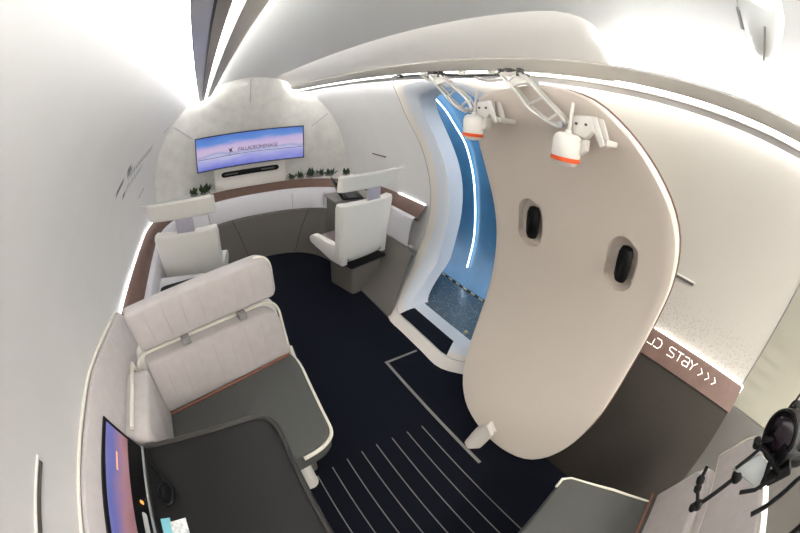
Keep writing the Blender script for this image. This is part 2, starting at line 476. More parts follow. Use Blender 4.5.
UP = upath()
useg('trim_ledge', [(0.0, 0.80, 0.0, 0.80), (0.012, 0.795, 0.02, 0.80), (0.11, 0.685, 0.19, 0.735), (0.115, 0.665, 0.20, 0.715), (0.08, 0.66, 0.18, 0.70)], UP, brownm, kind='structure')
def led_on(name, pts, label, r=0.005):
    o = MB().tube(pts, r, 6).make(name, glow_l); tag(o, label, 'led strip'); return o
led_on('led_strip', [(CX-R+0.010, y, 0.805) for y in lin(YA+0.05, 3.0, 20)]+[(*off(('A', a), 0.012, 0.012), 0.808) for a in lin(PI, PI*0.80, 10)], 'glowing line along the left wall ledge')
led_on('led_strip', [(CX+R-0.010, y, 0.805) for y in lin(2.52, 3.0, 5)], 'short glowing line on the ledge behind the right swivel seat')
# ledge top behind the curved end
rw0 = []; rw1 = []
for a in lin(PI, 0, 40):
    x, y = off(('A', a), 0, 0); rw0.append((x, y-0.01, 0.798)); rw1.append((x, 4.46, 0.798))
grid('trim_ledge_top', [rw0, rw1], troughm, kind='structure', thick=0.015, dirv=(0, 0, -1))

sb = empty('curved_sideboard', (CX, 3.8, 0), 0, 'U-shaped dark grey sideboard with a pale padded band, curving below the ledge and wide screen', 'sideboard')
useg('padded_band', [(0.09, 0.66, 0.19, 0.71), (0.105, 0.690, 0.205, 0.735), (0.13, 0.70, 0.25, 0.748), (0.155, 0.69, 0.29, 0.738), (0.168, 0.66, 0.315, 0.70), (0.205, 0.42, 0.375, 0.55), (0.19, 0.395, 0.37, 0.53), (0.12, 0.39, 0.30, 0.53)], UP, padw, sb)
useg('base', [(0.17, 0.40, 0.37, 0.545), (0.215, 0.395, 0.40, 0.535), (0.30, 0.31, 0.405, 0.45), (0.45, 0.17, 0.415, 0.30), (0.655, 0.012, 0.43, 0.012), (0.655, 0.0, 0.43, 0.0)], upath(2.38), plinm, sb, c=0.53)
for a in (PI*0.66, PI*0.42, PI*0.30):
    q = ('A', a); p0 = (*off(q, 0.166, 0.316), 0.70); p1 = (*off(q, 0.207, 0.378), 0.55)
    MB().tube([p0, p1], 0.0035, 5).make('band_seam', seam, sb)
for a in (PI*0.58, PI*0.36):
    q = ('A', a)
    MB().tube([(*off(q, 0.22, 0.402), 0.53), (*off(q, 0.45, 0.417), 0.30), (*off(q, 0.65, 0.432), 0.02)], 0.003, 5).make('base_seam', black, sb)

# right side, aft of the doorway: brown lit ledge and sloping grey panel
ys = lin(AS, 1.0, 8)
pb = [(1.955, 0.80), (1.94, 0.80), (1.843, 0.688), (1.83, 0.672), (1.85, 0.66)]
grid('trim_ledge_right', [[(x, y, z) for y in ys] for x, z in pb], brownm, kind='structure')
MB().prism([(x, AS, z) for x, z in pb]+[(1.96, AS, 0.66)], (0, -0.008, 0)).make('trim_ledge_cap', brownm, kind='structure')
gp = [(1.85, 0.668), (1.828, 0.655), (1.70, 0.50), (1.60, 0.36), (1.48, 0.20), (1.34, 0.02), (1.33, 0.0)]
grid('wall_right_lower', [[(x, y, z) for y in lin(AS, 1.0, 8)] for x, z in gp], greyp, kind='structure', thick=0.01, dirv=(1, 0, 0))
gp2 = [(1.94, 0.66), (1.90, 0.60), (1.80, 0.42), (1.66, 0.25), (1.50, 0.10), (1.40, 0.0)]
grid('wall_right_rear_lower', [[(x+0.0, y, z) for y in (YA, AS)] for x, z in gp2], mat('rear_panel_grey', (0.050, 0.045, 0.037), 0.5), kind='structure', thick=0.01, dirv=(1, 0, 0))
led_on('led_strip', [(1.930, y, 0.803) for y in lin(0.98, AS, 14)]+[(1.936, AS-0.012, 0.795), (1.942, AS-0.014, 0.76), (1.948, AS-0.012, 0.70)], 'bright white line over the brown sign panel on the right wall', 0.0042)

# lit lettering on the brown panel
GL = {'S': [[(1, 1), (.15, 1), (0, .8), (.1, .58), (.9, .45), (1, .2), (.85, 0), (0, 0)]], 'T': [[(0, 1), (1, 1)], [(.5, 1), (.5, 0)]],
      'a': [[(.1, .95), (.8, 1), (1, .8), (1, 0)], [(1, .5), (.2, .5), (0, .25), (.2, 0), (1, .05)]], 'Y': [[(0, 1), (.5, .5), (1, 1)], [(.5, .5), (.4, 0)]],
      'D': [[(0, 1), (.7, 1), (1, .7), (1, .3), (.7, 0), (0, 0)]], 'L': [[(.9, .75), (.9, 0), (0, 0)]], '>': [[(0, 1), (.7, .5), (0, 0)]]}
def sg(y, t):   # point on the brown slope; t 0 bottom..1 top
    x = 1.843+(1.94-1.843)*t; z = 0.688+(0.80-0.688)*t
    return Vector((x-0.003, y, z+0.003))
sn = empty('wall_lettering', (1.89, -0.1, 0.7), 0, 'lit pale capital letters and three arrowheads on the brown ledge panel', 'lettering')
for ch, y, wd in (('L', 0.205, .042), ('D', 0.155, .045), ('S', 0.050, .050), ('T', -0.012, .045), ('a', -0.066, .045), ('Y', -0.120, .048), ('>', -0.205, .032), ('>', -0.262, .032), ('>', -0.318, .032)):
    hh = 0.36 if ch != '>' else 0.30
    for st in GL[ch]:
        MB().tube([sg(y-px*wd, 0.33+pz*hh) for px, pz in st], 0.0027, 6).make('letter_stroke' if ch != '>' else 'arrowhead', glow_t, sn)

# ------------------------------------------------------------------ doorway surround
OL = [(1.31, 1.70, 1.972), (1.315, 1.95, 1.970), (1.335, 2.15, 1.962), (1.38, 2.31, 1.935), (1.51, 2.43, 1.84), (1.66, 2.53, 1.67), (1.83, 2.53, 1.41), (1.92, 2.48, 1.11), (1.95, 2.46, 0.78),
      (1.90, 2.48, 0.48), (1.76, 2.49, 0.22), (1.52, 2.38, 0.05), (1.36, 2.18, 0.012), (1.28, 2.04, 0.01), (1.28, 1.85, 0.01), (1.28, 1.70, 0.01)]
OR = [(x, 3.40-y, z) for x, y, z in OL[1:-1]][::-1]
def resample(pts, n, closed=False):
    pts = [Vector(p) for p in pts]; L = [0]
    for i in range(1, len(pts)): L.append(L[-1]+(pts[i]-pts[i-1]).length)
    out = []; j = 0
    for k in range(n):
        s = L[-1]*k/(n-1)
        while j < len(L)-2 and L[j+1] < s: j += 1
        t = (s-L[j])/max(L[j+1]-L[j], 1e-9); out.append(pts[j].lerp(pts[j+1], t))
    return out
def spline_open(p, per=8):
    p = [Vector(q) for q in p]; q = []
    for i in range(len(p)-1):
        p0 = p[max(i-1, 0)]; p1 = p[i]; p2 = p[i+1]; p3 = p[min(i+2, len(p)-1)]
        for k in range(per):
            t = k/per; q.append(0.5*((2*p1)+(p2-p0)*t+(2*p0-5*p1+4*p2-p3)*t*t+(3*p1-p0-3*p2+p3)*t**3))
    q.append(p[-1]); return q
NH = 60
outerL = resample(spline_open(OL), NH); outerR = [Vector((v.x, 3.40-v.y, v.z)) for v in outerL]
# hole outline: the door's own outline moved forward onto the wall, split in left and right halves
hole = []
for (y, z) in DOS:
    z2 = max(z, 0.10); x = cxr(z2)
    if z2 < 0.35: x = x-(0.35-z2)*0.88*(1.0 if y > 0 else 1)
    hole.append(Vector((x, y+SH, z2)))
iT = min(range(ND), key=lambda i: abs(hole[i].y-1.70)+(10 if hole[i].z < 1 else 0))
iB = min(range(ND), key=lambda i: abs(hole[i].y-1.70)+(10 if hole[i].z > 1 else 0))
def walk(a, b, step):
    r = [a]; i = a
    while i != b: i = (i+step) % ND; r.append(i)
    return r
w1 = walk(iT, iB, 1); w2 = walk(iT, iB, -1)
A1 = [hole[i] for i in w1]; A2 = [hole[i] for i in w2]
if A1[len(A1)//2].y > A2[len(A2)//2].y: A1, A2 = A2, A1      # A2 = left half in the picture (larger y)
innerL = resample(A2, NH); innerR = resample(A1, NH)
OUT = outerL+outerR[::-1][1:-1]; INN = innerL+innerR[::-1][1:-1]
def ringpt(i, t, lift=0.0):
    o_, n_ = OUT[i], INN[i]
    p = o_.lerp(n_, t)
    low = max(0.0, min(1.0, (0.35-p.z)/0.3))
    bump = max(0, math.sin(PI*min(1, t*1.0)))**0.7*(0.045-0.027*low)
    d = Vector((-0.8*(1-low)-0.15*low, 0, 0.25+0.75*low)).normalized()
    return p+d*(bump+lift)
su = empty('doorway_surround', (1.5, 1.70, 0.0), 0, 'big cream oval surround of the open doorway with blue light coloured into its inner edge', 'door surround')
rows = []
for t in [0, 0.02, 0.06, 0.12, 0.2, 0.3, 0.4, 0.5, 0.6, 0.7, 0.8, 0.88, 0.94, 0.98, 1.0]:
    rows.append([ringpt(i, t) for i in range(len(OUT))])
NS = 8   # rows that are cream, the rest reveal with blue light put into its colour
grid('frame', rows[:NS+1], surm, su, closed_u=True)
grid('inner_edge', rows[NS:]+[[p+Vector((0.03, 0, 0)) for p in INN], [p+Vector((0.16, 0, 0)) for p in INN]], revm, su, closed_u=True)
MB().tube([ringpt(i, 0.16+0.22*max(0.0, min(1.0, (0.5-OUT[i].z)/0.4)), 0.0015) for i in range(len(OUT))], 0.0035, 5, closed=True).make('seam_line', seaml, su)
# dark tread pad set in the sill, on the lower left of the surround
lowi = [i for i in range(len(OUT)) if 1.40 < INN[i].y < 1.97 and INN[i].z < 0.3]
lowi.sort(key=lambda i: -INN[i].y)
rows = [[ringpt(i, t, 0.004) for i in lowi] for t in (0.40, 0.54, 0.68, 0.82, 0.97)]
grid('tread_pad', rows, mat('tread_black', (0.008, 0.010, 0.016), 0.9, spec=0.1), su, thick=0.002, dirv=(0, 0, 1))

# vestibule outside the doorway
MB().box((1.87, 1.75, 0.072), (0.52, 2.2, 0.06), bev=0.002).make('floor_vestibule', platem, kind='structure')
ht_ = empty('hazard_tape', (2.10, 2.1, 0.10), 0, 'striped warning tape along the outer edge of the speckled vestibule floor', 'tape')
for k in range(15):
    y = 1.3+0.11*k
    MB().prism([(2.090, y, 0.1045), (2.112, y+0.02, 0.1045), (2.112, y+0.075, 0.1045), (2.090, y+0.055, 0.1045)], (0, 0, 0.003)).make('stripe', yellow, ht_)
MB().box((2.101, 2.0, 0.103), (0.028, 1.7, 0.002)).make('backing', black, ht_)
rows = []
for z in lin(-1.0, 2.9, 16):
    rows.append([(2.55+0.25*math.sin((y-2.0)*0.5)**2*0.5, y, z) for y in lin(0.2, 4.6, 20)])
grid('wall_vestibule', rows, bluem, kind='structure', thick=0.04, dirv=(1, 0, 0))
MB().box((2.3, 4.55, 0.9), (0.9, 0.05, 3.9)).make('wall_vestibule_end', bluem, kind='structure', smooth=False)
MB().box((2.35, 2.4, -0.98), (1.2, 4.4, 0.05)).make('floor_vestibule_lower', bluem, kind='structure', smooth=False)
vs = [(2.53, 3.50, 2.02), (2.53, 3.33, 1.92), (2.53, 3.05, 1.74), (2.53, 2.86, 1.57), (2.53, 2.68, 1.40), (2.53, 2.57, 1.22), (2.53, 2.49, 1.03), (2.53, 2.44, 0.83), (2.53, 2.40, 0.6), (2.53, 2.385, 0.40), (2.53, 2.40, 0.22), (2.53, 2.425, 0.04)]
o = MB().tube(spline_open(vs, 6), 0.0075, 8).make('led_strip', glow_b); tag(o, 'tall curved white light line on the blue vestibule wall', 'led strip')
MB().box((1.64, 1.47, 0.112), (0.03, 0.03, 0.02), bev=0.004).make('sill_stop', yellow, su)

# ------------------------------------------------------------------ the door
def Fd(z): return 1.42-0.36*(z-0.9)**2
dr = empty('plug_door', (1.25, 0.67, 0.0), 0, 'large open beige oval plug door with two black handles, standing inside the cabin', 'door')
yc, zc = 0.67, 0.95
TH = 0.085
rows = []
for s in lin(0.04, 0.975, 16): rows.append([(Fd(zc+(z-zc)*s), yc+(y-yc)*s, zc+(z-zc)*s) for y, z in DOS])
def ring(s, dx): return [(Fd(zc+(z-zc)*s)+dx, yc+(y-yc)*s, zc+(z-zc)*s) for y, z in DOS]
rows += [ring(0.992, 0.003), ring(1.0, 0.012), ring(1.0, TH-0.01), ring(0.995, TH)]
vv = []; ff = []
n = ND
allr = rows+[ring(0.9, TH), ring(0.5, TH), ring(0.04, TH)]
for r_ in allr: vv += r_
for i in range(len(allr)-1):
    for j in range(n): ff.append((i*n+j, i*n+(j+1) % n, (i+1)*n+(j+1) % n, (i+1)*n+j))
ff.append(tuple(range(n))[::-1]); ff.append(tuple(range((len(allr)-1)*n, len(allr)*n)))
panel = obj('panel', vv, ff, doorm, dr)
panel.data.materials.append(rimm)
MB().tube([Vector(p)+Vector((0.002, 0, 0)) for p in ring(1.002, TH)], 0.0045, 6, closed=True).make('edge_seal', mat('seal_brown', (0.16, 0.09, 0.07), 0.6), dr)
# handle recesses cut into the face
HP = [(0.925, 1.245), (0.405, 1.250)]
def stad(y0, z0, w_, h_, n=14, tilt=0.0):
    o = []
    for k in range(n): a = PI*k/(n-1); o.append((w_/2*math.cos(a), (h_-w_)/2+w_/2*math.sin(a)))
    for k in range(n): a = PI+PI*k/(n-1); o.append((w_/2*math.cos(a), -(h_-w_)/2+w_/2*math.sin(a)))
    return [(y0+a, z0+b) for a, b in o]
for k, (y0, z0) in enumerate(HP):
    cut = MB().prism([(Fd(z)-0.08, y, z) for y, z in stad(y0, z0, 0.155, 0.255)], (0.125, 0, 0), bev=0.012, seg=3).make('cutter', doorm)
    md = panel.modifiers.new('cut', 'BOOLEAN'); md.object = cut; md.operation = 'DIFFERENCE'; md.solver = 'EXACT'
    bpy.context.view_layer.update()
    dg = bpy.context.evaluated_depsgraph_get(); me = bpy.data.meshes.new_from_object(panel.evaluated_get(dg))
    panel.modifiers.clear(); panel.data = me; bpy.data.objects.remove(cut)
me = panel.data
me.materials.clear(); me.materials.append(doorm); me.materials.append(rimm)
for p in me.polygons: p.material_index = 0
for p in me.polygons:
    c = p.center+Vector((1.25, 0.67, 0.0))
    if c.x-Fd(c.z) > 0.008 and all(abs(c.y-h[0]) > 0.12 or abs(c.z-h[1]) > 0.2 for h in HP): p.material_index = 1
shade(me, 30)
for k, (y0, z0) in enumerate(HP):
    hb = MB(); xf = Fd(z0)
    hb.lathe([(0.004, -0.088), (0.026, -0.078), (0.035, -0.055), (0.037, 0.0), (0.035, 0.055), (0.026, 0.078), (0.004, 0.088)], (xf+0.005, y0-0.012, z0+0.005), axis=(-0.22, 0, 0.97), n=20)
    hb.v = [(xf+0.005+(v[0]-xf-0.005)*0.75, v[1], v[2]) for v in hb.v]
    h = hb.make('handle', black, dr); h['label'] = 'black door handle in its recess'
    MB().tube([(xf-0.024, y0-0.012, z0-0.05), (xf-0.026, y0-0.012, z0), (xf-0.022, y0-0.012, z0+0.05)], 0.006, 6).make('grip_ridge', blackm, h)
# lower latch foot
MB().prism(rounded([(1.055, 0.640, 0.225), (1.055, 0.585, 0.175), (1.03, 0.615, 0.040), (0.985, 0.665, 0.014), (0.995, 0.715, 0.020), (1.03, 0.705, 0.115)], 0.014, 4), (0.05, 0.01, 0.012), bev=0.006).make('latch_foot', surm, dr)
MB().box((1.09, 0.615, 0.17), (0.012, 0.05, 0.05), bev=0.003).make('latch_plate', mech, dr)

# hinge arms, brackets, sensor pods
def hinge(Lr, Rr, pod, plabel, sc):
    pod = Vector(pod)
    L = resample(spline_open(Lr, 6), 14); Q = resample(spline_open(Rr, 6), 14)
    a = MB()
    for rail in (L, Q):
        a.tube(rail, 0.0075*sc, 8); a.tube([p+Vector((0.03*sc, 0, 0)) for p in rail], 0.0055*sc, 8)
    for i in (0, 3, 7, 11, 13): a.tube([L[i], Q[i]], 0.006*sc, 6)
    for i in (3, 11): a.tube([L[i], L[i]+Vector((0.03*sc, 0, 0))], 0.005*sc, 6); a.tube([Q[i], Q[i]+Vector((0.03*sc, 0, 0))], 0.005*sc, 6)
    a.tube([L[0], Q[2]], 0.005*sc, 6); a.tube([Q[0], L[2]], 0.005*sc, 6)
    # web plate filling the first bay
    a.prism([L[0], L[3], Q[3], Q[0]], (0.006, 0, 0))
    e = a.make('hinge_arm', mech, dr)
    m = MB(); p0 = (L[0]+Q[0])/2
    m.box(p0+Vector((0.05, 0.0, 0.012)), (0.13, 0.035, 0.014), bev=0.003).make('mount', mechd, e)
    for q in (L[0], Q[0]): MB().box(q+Vector((0.008, 0, 0.004)), (0.03, 0.016, 0.034), bev=0.003).make('lug', mechd, e)
    q = (L[-1]+Q[-1])/2
    MB().cyl(q-Vector((0.018, 0, 0)), q+Vector((0.04, 0, 0)), 0.012, n=14).make('pivot', steel, e)
    pe = q
    MB().prism([pe+Vector((0.012, -0.030, 0.040)), pe+Vector((0.012, -0.105, 0.052)), pe+Vector((0.012, -0.115, 0.0)), pe+Vector((0.012, -0.090, -0.030)), pe+Vector((0.012, -0.035, -0.020))], (0.035, 0, 0), bev=0.005).make('bracket', mech, e)
    q0 = pe+Vector((0.0, -0.115, 0.05))
    for dx in (-0.012, 0.045):
        MB().prism([q0+Vector((dx, 0.0, 0.0)), q0+Vector((dx, -0.02, 0.0)), q0+Vector((dx, -0.060, -0.085)), q0+Vector((dx, -0.045, -0.095)), q0+Vector((dx, -0.02, -0.055))], (0.008, 0, 0), bev=0.0015).make('fork', mech, e)
    MB().box(q0+Vector((0.06, -0.045, -0.075)), (0.10, 0.03, 0.02), bev=0.003).make('door_tab', mech, e)
    for yy_, zz_ in ((-0.050, 0.015), (-0.088, 0.018)):
        MB().cyl(pe+Vector((0.008, yy_, zz_)), pe+Vector((0.014, yy_, zz_)), 0.005, n=10).make('screw', mechd, e)
    k = 0.93*sc
    s = MB().lathe([(0.05*k, 0.012), (0.055*k, 0.02), (0.056*k, 0.070), (0.050*k, 0.086), (0.036*k, 0.095), (0.0125, 0.097), (0.0125, 0.107)], pod, n=32).make('actuator_pod', cream, dr)
    s['label'] = plabel
    MB().lathe([(0.056*k, 0.0), (0.058*k, 0.003), (0.058*k, 0.011), (0.055*k, 0.014)], pod, n=32).make('ring', orange, s)
    MB().lathe([(0.012, -0.018), (0.040*k, -0.014), (0.052*k, 0.0)], pod, n=32).make('cap', mech, s)
    MB().cyl(pod+Vector((0.0, 0.0, 0.10)), pod+Vector((0.0, -0.006, 0.205)), 0.0075, 0.006, n=10).make('rod', mech, s)
    MB().prism([pod+Vector((0.0, -0.045, 0.080)), pod+Vector((0.0, -0.072, 0.09)), pod+Vector((0.0, -0.072, 0.05)), pod+Vector((0.0, -0.05, 0.03))], (0.035, 0, 0), bev=0.004).make('side_lug', mech, s)
    return e
hinge([(1.05, 1.40, 1.915), (1.05, 1.29, 1.83), (1.05, 1.19, 1.765), (1.05, 1.115, 1.742)], [(1.05, 1.32, 1.915), (1.05, 1.225, 1.862), (1.05, 1.13, 1.808), (1.05, 1.085, 1.762)], (1.06, 1.075, 1.638), 'cream pod with an orange ring on the left hinge', 0.88)
hinge([(1.04, 0.93, 1.92), (1.04, 0.84, 1.848), (1.04, 0.77, 1.79), (1.04, 0.68, 1.752), (1.04, 0.635, 1.742)], [(1.04, 0.835, 1.925), (1.04, 0.77, 1.883), (1.04, 0.71, 1.835), (1.04, 0.645, 1.79), (1.04, 0.615, 1.762)], (1.04, 0.595, 1.632), 'cream pod with an orange ring on the right hinge', 1.0)
# linkage under the pod
lk = empty('door_linkage', (1.2, 1.4, 1.93), 0, 'thin jointed linkage bar with white clips under the overhead pod', 'linkage')
MB().tube([(1.19, 1.97, 1.945), (1.19, 1.55, 1.940), (1.17, 1.22, 1.925), (1.18, 0.98, 1.942)], 0.006, 6).make('bar', mechd, lk)
for y in (1.88, 1.62, 1.30, 1.10):
    MB().box((1.185, y, 1.942), (0.03, 0.045, 0.022), bev=0.004).make('clip', mech if y != 1.88 else mechd, lk)
MB().tube([(1.17, 1.62, 1.93), (1.15, 1.52, 1.895), (1.16, 1.44, 1.90)], 0.008, 6).make('link', mech, lk)
MB().tube([(1.17, 1.20, 1.92), (1.15, 1.10, 1.90), (1.15, 0.98, 1.915)], 0.008, 6).make('link', mech, lk)

# ------------------------------------------------------------------ floor inlays
fi = empty('floor_stripes', (0.46, 0.4, 0.0), 0, 'nine thin pale stripes inlaid in the navy carpet beside the grey table', 'floor inlay')
SX = [(0.06, 0.91), (0.16, 0.94), (0.26, 0.96), (0.36, 0.975), (0.46, 0.985), (0.56, 0.99), (0.665, 0.985), (0.768, 0.98), (0.87, 0.97)]
for x, y in SX:
    MB().prism([(x-0.0026, y, 0.0005), (x+0.0026, y, 0.0005), (x+0.0026, 0.06, 0.0005), (x-0.0026, 0.06, 0.0005)], (0, 0, 0.002)).make('stripe', linem, fi)
o = MB()
o.prism([(0.978, 1.60, 0.0005), (0.978, 0.55, 0.0005), (0.998, 0.55, 0.0005), (0.998, 1.58, 0.0005)], (0, 0, 0.002))
o.prism([(0.978, 1.60, 0.0005), (0.998, 1.58, 0.0005), (1.26, 1.585, 0.0005), (1.26, 1.60, 0.0005)], (0, 0, 0.002))
o = o.make('floor_outline', linem); tag(o, 'grey angled outline inlaid in the carpet in front of the doorway', 'floor inlay')

# ------------------------------------------------------------------ screen, stand, plants on the ledge
tv = empty('wide_screen', (0.58, 4.23, 1.08), 0, 'ultra-wide curved screen showing a blue and pink seascape on the end wall', 'screen')
def tvx(u, z, d=0): return (0.58+0.675*u, 4.14+0.05*(u*u)*-1+0.03+d, z)
def slabc(name, u0, u1, z0, z1, d0, d1, m, par):
    us = lin(u0, u1, 17); rows = [[tvx(u, z0, d0) for u in us], [tvx(u, z1, d0) for u in us]]
    return grid(name, rows, m, par, thick=d1-d0, dirv=(0, 1, 0))
slabc('frame', -1, 1, 1.09, 1.50, 0.0, 0.035, mat('screen_bezel', (0.012, 0.012, 0.03), 0.3), tv)
tvm = screen_mat('seascape', [(0.0, (0.18, 0.22, 0.72)), (0.22, (0.42, 0.42, 0.86)), (0.36, (0.62, 0.62, 0.88)), (0.42, (0.40, 0.42, 0.70)), (0.50, (0.72, 0.58, 0.80)), (0.66, (0.62, 0.50, 0.82)), (0.8, (0.12, 0.30, 0.78)), (1.0, (0.05, 0.17, 0.62))], 0.27, 'Z', 0.02, 0.42)
slabc('display', -0.982, 0.982, 1.103, 1.487, -0.003, 0.0, tvm, tv)
emb = MB()
navy = mat('logo_navy', (0.01, 0.012, 0.05), 0.5)
emb.prism([tvx(-0.40, 1.325, -0.006), tvx(-0.36, 1.305, -0.006), tvx(-0.315, 1.335, -0.006), tvx(-0.34, 1.295, -0.006), tvx(-0.31, 1.262, -0.006), tvx(-0.355, 1.283, -0.006), tvx(-0.38, 1.258, -0.006), tvx(-0.375, 1.295, -0.006)], (0, 0.002, 0))
emb.make('emblem', navy, tv)
cu = bpy.data.curves.new('screen_text', 'FONT'); cu.body = 'FALLADEONENAGE'; cu.size = 0.060; cu.align_x = 'LEFT'; cu.space_character = 0.92
to = bpy.data.objects.new('t', cu); COL.objects.link(to)
bpy.context.view_layer.update()
tme = bpy.data.meshes.new_from_object(to.evaluated_get(bpy.context.evaluated_depsgraph_get()))
bpy.data.objects.remove(to)
txt = obj('screen_text', [tvx((0.43+v.co.x-0.58)/0.675, 1.273+v.co.y, -0.006) for v in tme.vertices], [tuple(p.vertices) for p in tme.polygons], navy, tv, smooth=False)
# horizon line in the picture
MB().prism([tvx(-0.97, 1.238, -0.005), tvx(0.0, 1.243, -0.005), tvx(0.97, 1.238, -0.005), tvx(0.97, 1.233, -0.005), tvx(0.0, 1.238, -0.005), tvx(-0.97, 1.233, -0.005)], (0, 0.001, 0)).make('horizon_line', navy, tv)
MB().box((0.58, 4.31, 1.28), (0.3, 0.20, 0.2), bev=0.01).make('wall_bracket', black, tv)

ps = empty('screen_stand', (0.57, 4.28, 0.80), 0, 'white box stand below the wide screen with an inset black soundbar', 'stand')
MB().box((0.575, 4.30, 0.945), (0.92, 0.14, 0.29), bev=0.012).make('body', cream, ps)
MB().prism([(x, 4.228, z) for x, z in [(0.575+a, 0.997+b) for a, b in [(-0.36, 0.0)] and [(p[0], p[1]) for p in [((0.33)*1+0.04*math.cos(t), 0.032*math.sin(t)) for t in lin(-PI/2, PI/2, 9)]+[(-0.33+0.04*math.cos(t), 0.032*math.sin(t)) for t in lin(PI/2, 3*PI/2, 9)]]]], (0, -0.022, 0), bev=0.004).make('soundbar', black, ps)
for xx in (0.33, 0.80):
    MB().box((xx, 4.206, 0.997), (0.17, 0.004, 0.018)).make('speaker_grille', mat('grille_grey', (0.09, 0.09, 0.09), 0.5), ps)

def plant(x, y, z, s, label):
    e = empty('potted_plant', (x, y, z), random.random()*6, label, 'plant', 'low green plants on the ledge')
    mb = MB()
    for k in range(26):
        a = random.random()*2*PI; l = s*(0.7+0.6*random.random()); el = 0.3+random.random()*0.9
        d = Vector((math.cos(a)*math.cos(el), math.sin(a)*math.cos(el)*0.7, math.sin(el))); b0 = Vector((random.uniform(-1, 1)*s*0.5, random.uniform(-.3, .3)*s, 0.01))
        side = d.cross(Vector((0, 0, 1))).normalized()*s*0.2; up = Vector((0, 0, s*0.05))
        p = [b0, b0+d*l*0.5+side, b0+d*l, b0+d*l*0.5-side, b0+d*l*0.5+up*2]
        mb.add(p, [(0, 1, 4), (1, 2, 4), (2, 3, 4), (3, 0, 4), (0, 3, 2, 1)])
    mb.make('leaves', greenm, e, local=True, smooth=False)
    MB().lathe([(s*0.5, 0.0), (s*0.62, 0.008), (s*0.55, 0.02)], (0, 0, 0), n=16).make('soil', stone, e, local=True)
pls = [(-0.17, 4.28, 0.06, 'leftmost low green plant on the ledge, left of the white stand'), (-0.02, 4.27, 0.075, 'bushier green plant on the ledge touching the left of the white stand'), (1.12, 4.27, 0.045, 'low green plant on the ledge just right of the white stand'),
       (1.24, 4.26, 0.055, 'second small green plant right of the white stand'), (1.38, 4.25, 0.075, 'dark round green plant in the middle of the right ledge'), (1.50, 4.24, 0.06, 'green plant with grey stone beside it on the right ledge'),
       (1.62, 4.2, 0.065, 'green plant on the right ledge near the far corner'), (1.83, 4.12, 0.06, 'rightmost green plant on the ledge, behind the floating headrest')]
for x, y, s, l in pls: plant(x, y, 0.80, s*1.5, l)
o = MB().lathe([(0.02, 0), (0.045, 0.012), (0.05, 0.035), (0.03, 0.058), (0.005, 0.065)], (1.45, 4.22, 0.80), n=14).make('stone', stone); tag(o, 'grey stone among the plants on the right ledge', 'stone')

# ------------------------------------------------------------------ swivel seats (two, facing the screen)
def swivel_seat(name, loc, rot, wd, label, pods=True):
    e = empty(name, loc, rot, label, 'seat')
    h = wd/2
    # pedestal
    MB().prism(rounded([(-0.19, -0.26, 0.0), (0.19, -0.26, 0.0), (0.19, 0.10, 0.0), (-0.19, 0.10, 0.0)], 0.04, 4), (0, 0, 0.31), bev=0.004).make('pedestal', plinm, e, local=True)
    MB().box((0, -0.09, 0.305), (0.44, 0.40, 0.03), bev=0.01).make('swivel_plate', black, e, local=True)
    # seat cushion
    MB().box((0, 0.03, 0.40), (wd-0.12, 0.50, 0.13), bev=0.035, seg=4).make('seat_cushion', mat('mauve_cushion', (0.20, 0.165, 0.16), 0.8), e, local=True)
    # shell back: curved panel, slightly reclined, wider at top
    rows = []
    for i, t in enumerate(lin(0, 1, 14)):
        z = 0.290+0.62*t; yb = -0.25-0.07*t+0.10*math.exp(-t*14)
        hw = h*(0.90+0.10*t)-0.04*math.exp(-t*16)
        rc = 0.05
        if t > 0.93: hw -= 0.015*(t-0.93)/0.07
        row = []
        for u in lin(-1, 1, 15):
            row.append((hw*u, yb+0.05*abs(u)**3, z))
        rows.append(row)
    o = grid('shell_back', rows, cream, e, thick=-0.09, dirv=(0, -1, 0), local=True)
    b = o.modifiers.new('b', 'BEVEL'); b.width = 0.018; b.segments = 3; b.limit_method = 'ANGLE'; b.angle_limit = 0.9
    # arms sweep forward low from the shell
    for s in (-1, 1):
        x = s*(h*0.90-0.038)
        m = MB()
        m.prism(rounded([(x-0.03, -0.22, 0.315), (x-0.03, -0.24, 0.50), (x-0.03, -0.14, 0.49), (x-0.03, 0.25, 0.50), (x-0.03, 0.31, 0.455), (x-0.03, 0.30, 0.41), (x-0.03, -0.05, 0.315)], [0.0, 0.02, 0.05, 0.04, 0.03, 0.03, 0.06], 4), (0.06, 0, 0), bev=0.012)
        m.make('arm', cream, e, local=True)
    MB().box((0, -0.205, 0.64), (wd-0.14, 0.07, 0.46), rot=Matrix.Rotation(0.10, 3, 'X'), bev=0.025, seg=3).make('back_cushion', padm, e, local=True)
    # floating headrest on two posts
    MB().box((0.03, -0.30, 0.955), (0.15, 0.015, 0.16), bev=0.003).make('headrest_post', mat('post_lavender', (0.42, 0.40, 0.46), 0.4), e, local=True)
    rows = []
    for t in lin(0, 1, 7):
        z = 1.02+0.145*t
        row = [(h*1.02*u, -0.315-0.03*t+0.045*abs(u)**3, z) for u in lin(-1, 1, 13)]
        rows.append(row)
    o = grid('headrest', rows, cream, e, thick=-0.06, dirv=(0, -1, 0.12), local=True)
    b = o.modifiers.new('b', 'BEVEL'); b.width = 0.014; b.segments = 3; b.limit_method = 'ANGLE'; b.angle_limit = 0.9
    rim = [(h*1.0*u, -0.400+0.04*abs(u)**3, 1.178) for u in lin(-1, 1, 13)]
    grid('headrest_rim', [rim, [(x_, y_-0.035, z_+0.006) for x_, y_, z_ in rim]], cream, e, thick=0.008, dirv=(0, 0, 1), local=True)
    return e
swivel_seat('swivel_seat', (1.305, 2.86, 0), math.radians(15), 0.63, 'cream swivel seat seen from behind in front of the doorway surround, right of the aisle')
